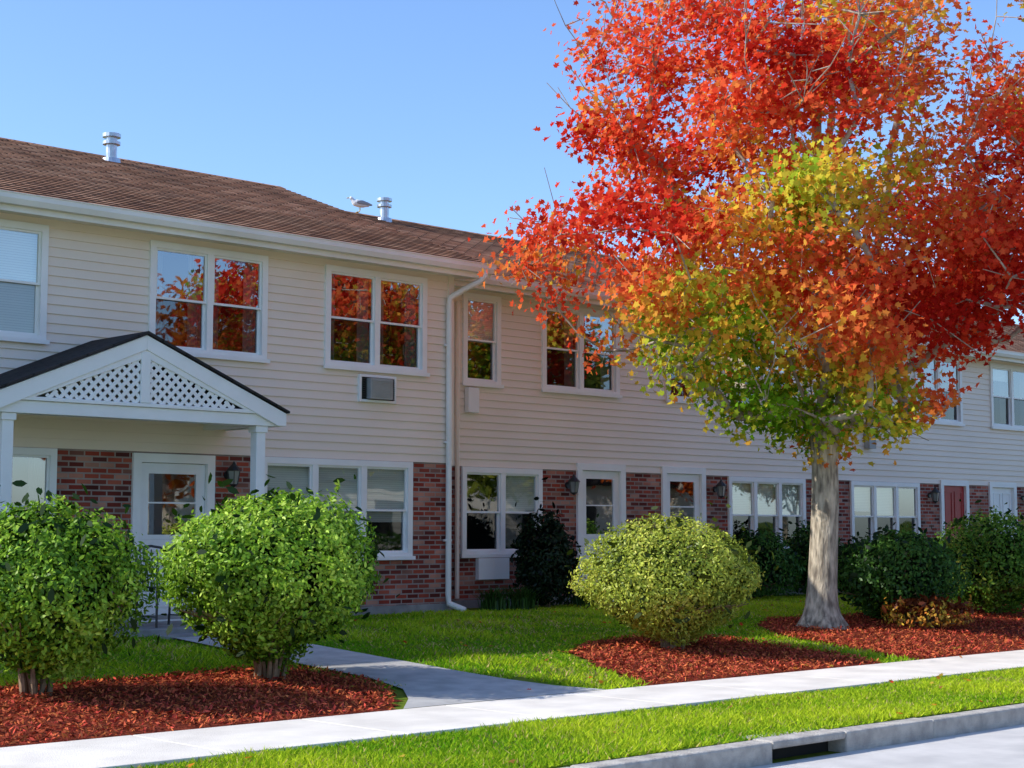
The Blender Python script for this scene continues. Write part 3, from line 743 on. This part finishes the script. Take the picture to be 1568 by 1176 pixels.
ext=[(3.14+math.cos(a)*r_,-4.2+math.sin(a)*r_,z) for a,r_,z in [(.2,.6,2.75),(1.3,.7,2.9),(2.3,.55,2.7),(3.3,.75,2.75),(4.2,.6,2.6),(5.1,.7,2.7),(5.8,.5,2.9),(3.8,1.25,2.6),(4.6,1.3,2.55),(5.3,1.1,2.8),(2.8,1.3,2.7),(4.1,1.9,2.75),(3.4,1.9,2.8),(4.8,1.9,2.8)]]
make_tree('maple_tree',3.14,-4.2,5.5,4.25,3.4,5.7,2.85,470,128,5,maple_col,trunk_r=.205,limit=lim,twigs=190,lsize=(.038,.064),extra=ext,thin=.11)
def other_col(pals):
    def f(P,c,rad,R,LB):
        pa=np.array(pals); q=R.random(len(P))*(len(pa)-1); i=np.floor(q).astype(int).clip(0,len(pa)-2); g_=(q-i)[:,None]
        return pa[i]*(1-g_)+pa[i+1]*g_
    return f
for i,(x,y,pl) in enumerate([(10,-24,[(.6,.1,.02),(.7,.25,.03)]),(24,-23,[(.1,.16,.03),(.3,.3,.04)]),(36,-26,[(.5,.05,.02),(.6,.15,.02)]),(-6,-25,[(.1,.16,.03),(.2,.22,.03)]),(50,-30,[(.1,.16,.03),(.4,.2,.03)])]):
    make_tree('street_tree',x,y,5.6,3.6,3.6,3.3,3.0,90,90,90+i,other_col(pl),lsize=(.12,.18),shape=OVAL,twigs=0,simple=True,sig=.35,void=-1.2)
hb=empty('clapboard_house')
M_tan=pmat('tan_clapboard',(.50,.46,.40),(.45,.41,.36),scale=2,rough=.7)
for (x0,x1) in ((14,22),(28,40)):
    m=MB(); siding(m,x0,x1,0,[],-.3,3.2,.2); o=m.obj('house_front',M_tan,hb); o.rotation_euler=(0,0,math.pi); o.location=(x0+x1,-27,0)
    m=MB(); m.prismx([(-36.5,3.0),(-31.7,6.4),(-26.7,3.0),(-26.7,3.15),(-31.7,6.6),(-36.5,3.15)],x0-.4,x1+.4); m.obj('house_roof',M_proof,hb)
    m=MB(); m.prismx([(-36,-.3),(-27.1,-.3),(-27.1,3.1),(-31.7,6.3),(-36,3.1)],x0+.05,x1-.05); m.obj('house_body',M_tan,hb)
    m=MB()
    for k in range(3): m.box(x0+1+k*2.4,x0+2.2+k*2.4,-27.05,-26.95,.8,2.3)
    m.obj('house_windows',M_dark,hb)
V=np.c_[rng.uniform(-5,45,7000),rng.normal(-22.5,.35,7000),-.3+1.25*rng.random(7000)]
leaves('hedge',V,norm(rng.normal(size=V.shape)),rng.uniform(.09,.15,7000),np.tile(np.array([.05,.11,.02]),(7000,1)),OVAL4,M_bushleaf)

P=np.vstack([area_pts(160,-12,4,-10.15,-8.45),area_pts(500,-10,14,-7.1,-1),area_pts(8,-8,6,-8.4,-7.1)])
dens=np.exp(-((P[:,0]-3)**2)/30)+.05
P=P[rng.random(len(P))<dens]; n=len(P)
z=zg(P[:,1])+np.where((P[:,1]<-7.1)&(P[:,1]>-8.45),.03,.04)
fl=np.array([(.75,.08,.03),(.8,.3,.04),(.75,.5,.08),(.4,.18,.06)])[rng.integers(0,4,n)]
leaves('fallen_leaves',np.c_[P,z],norm(rng.normal(size=(n,3))*.35+np.array([0,0,1])),rng.uniform(.022,.036,n),fl,MAPLE,M_leaf)

# ---------------------------------------------------------------- light & camera
az=Vector((.81,-.585,0)).normalized(); el=math.radians(36.5)
d=Vector((az.x*math.cos(el),az.y*math.cos(el),-math.sin(el)))
L_=bpy.data.lights.new('sun','SUN'); L_.energy=5.0; L_.angle=math.radians(.53); L_.color=(1,.96,.88)
so=bpy.data.objects.new('sun',L_); so.rotation_euler=d.to_track_quat('-Z','Y').to_euler(); so.location=(-20,20,30); col.objects.link(so)
w=bpy.data.worlds.new('World'); scene.world=w; w.use_nodes=True
nt=w.node_tree; bg=nt.nodes['Background']; sk=nt.nodes.new('ShaderNodeTexSky'); sk.sky_type='NISHITA'; sk.sun_disc=False
sk.sun_elevation=el; sk.sun_rotation=math.atan2(-az.x,-az.y); sk.air_density=1.0; sk.dust_density=.8; sk.ozone_density=1.5
vm=nt.nodes.new('ShaderNodeVectorMath'); vm.operation='MULTIPLY'; vm.inputs[1].default_value=(1.10,1.33,1.68)
nt.links.new(sk.outputs[0],vm.inputs[0]); nt.links.new(vm.outputs[0],bg.inputs[0]); bg.inputs[1].default_value=.15
cam=bpy.data.cameras.new('camera'); co=bpy.data.objects.new('camera',cam); col.objects.link(co)
cam.sensor_width=36; cam.lens=2500/1568*36; cam.clip_end=2000; cam.clip_start=.1
co.location=(-15.53,-17.75,1.13); co.rotation_euler=(math.radians(90+5.19),0,math.radians(-43.3))
scene.camera=co
scene.view_settings.view_transform='Standard'; scene.view_settings.look='None'; scene.view_settings.exposure=0
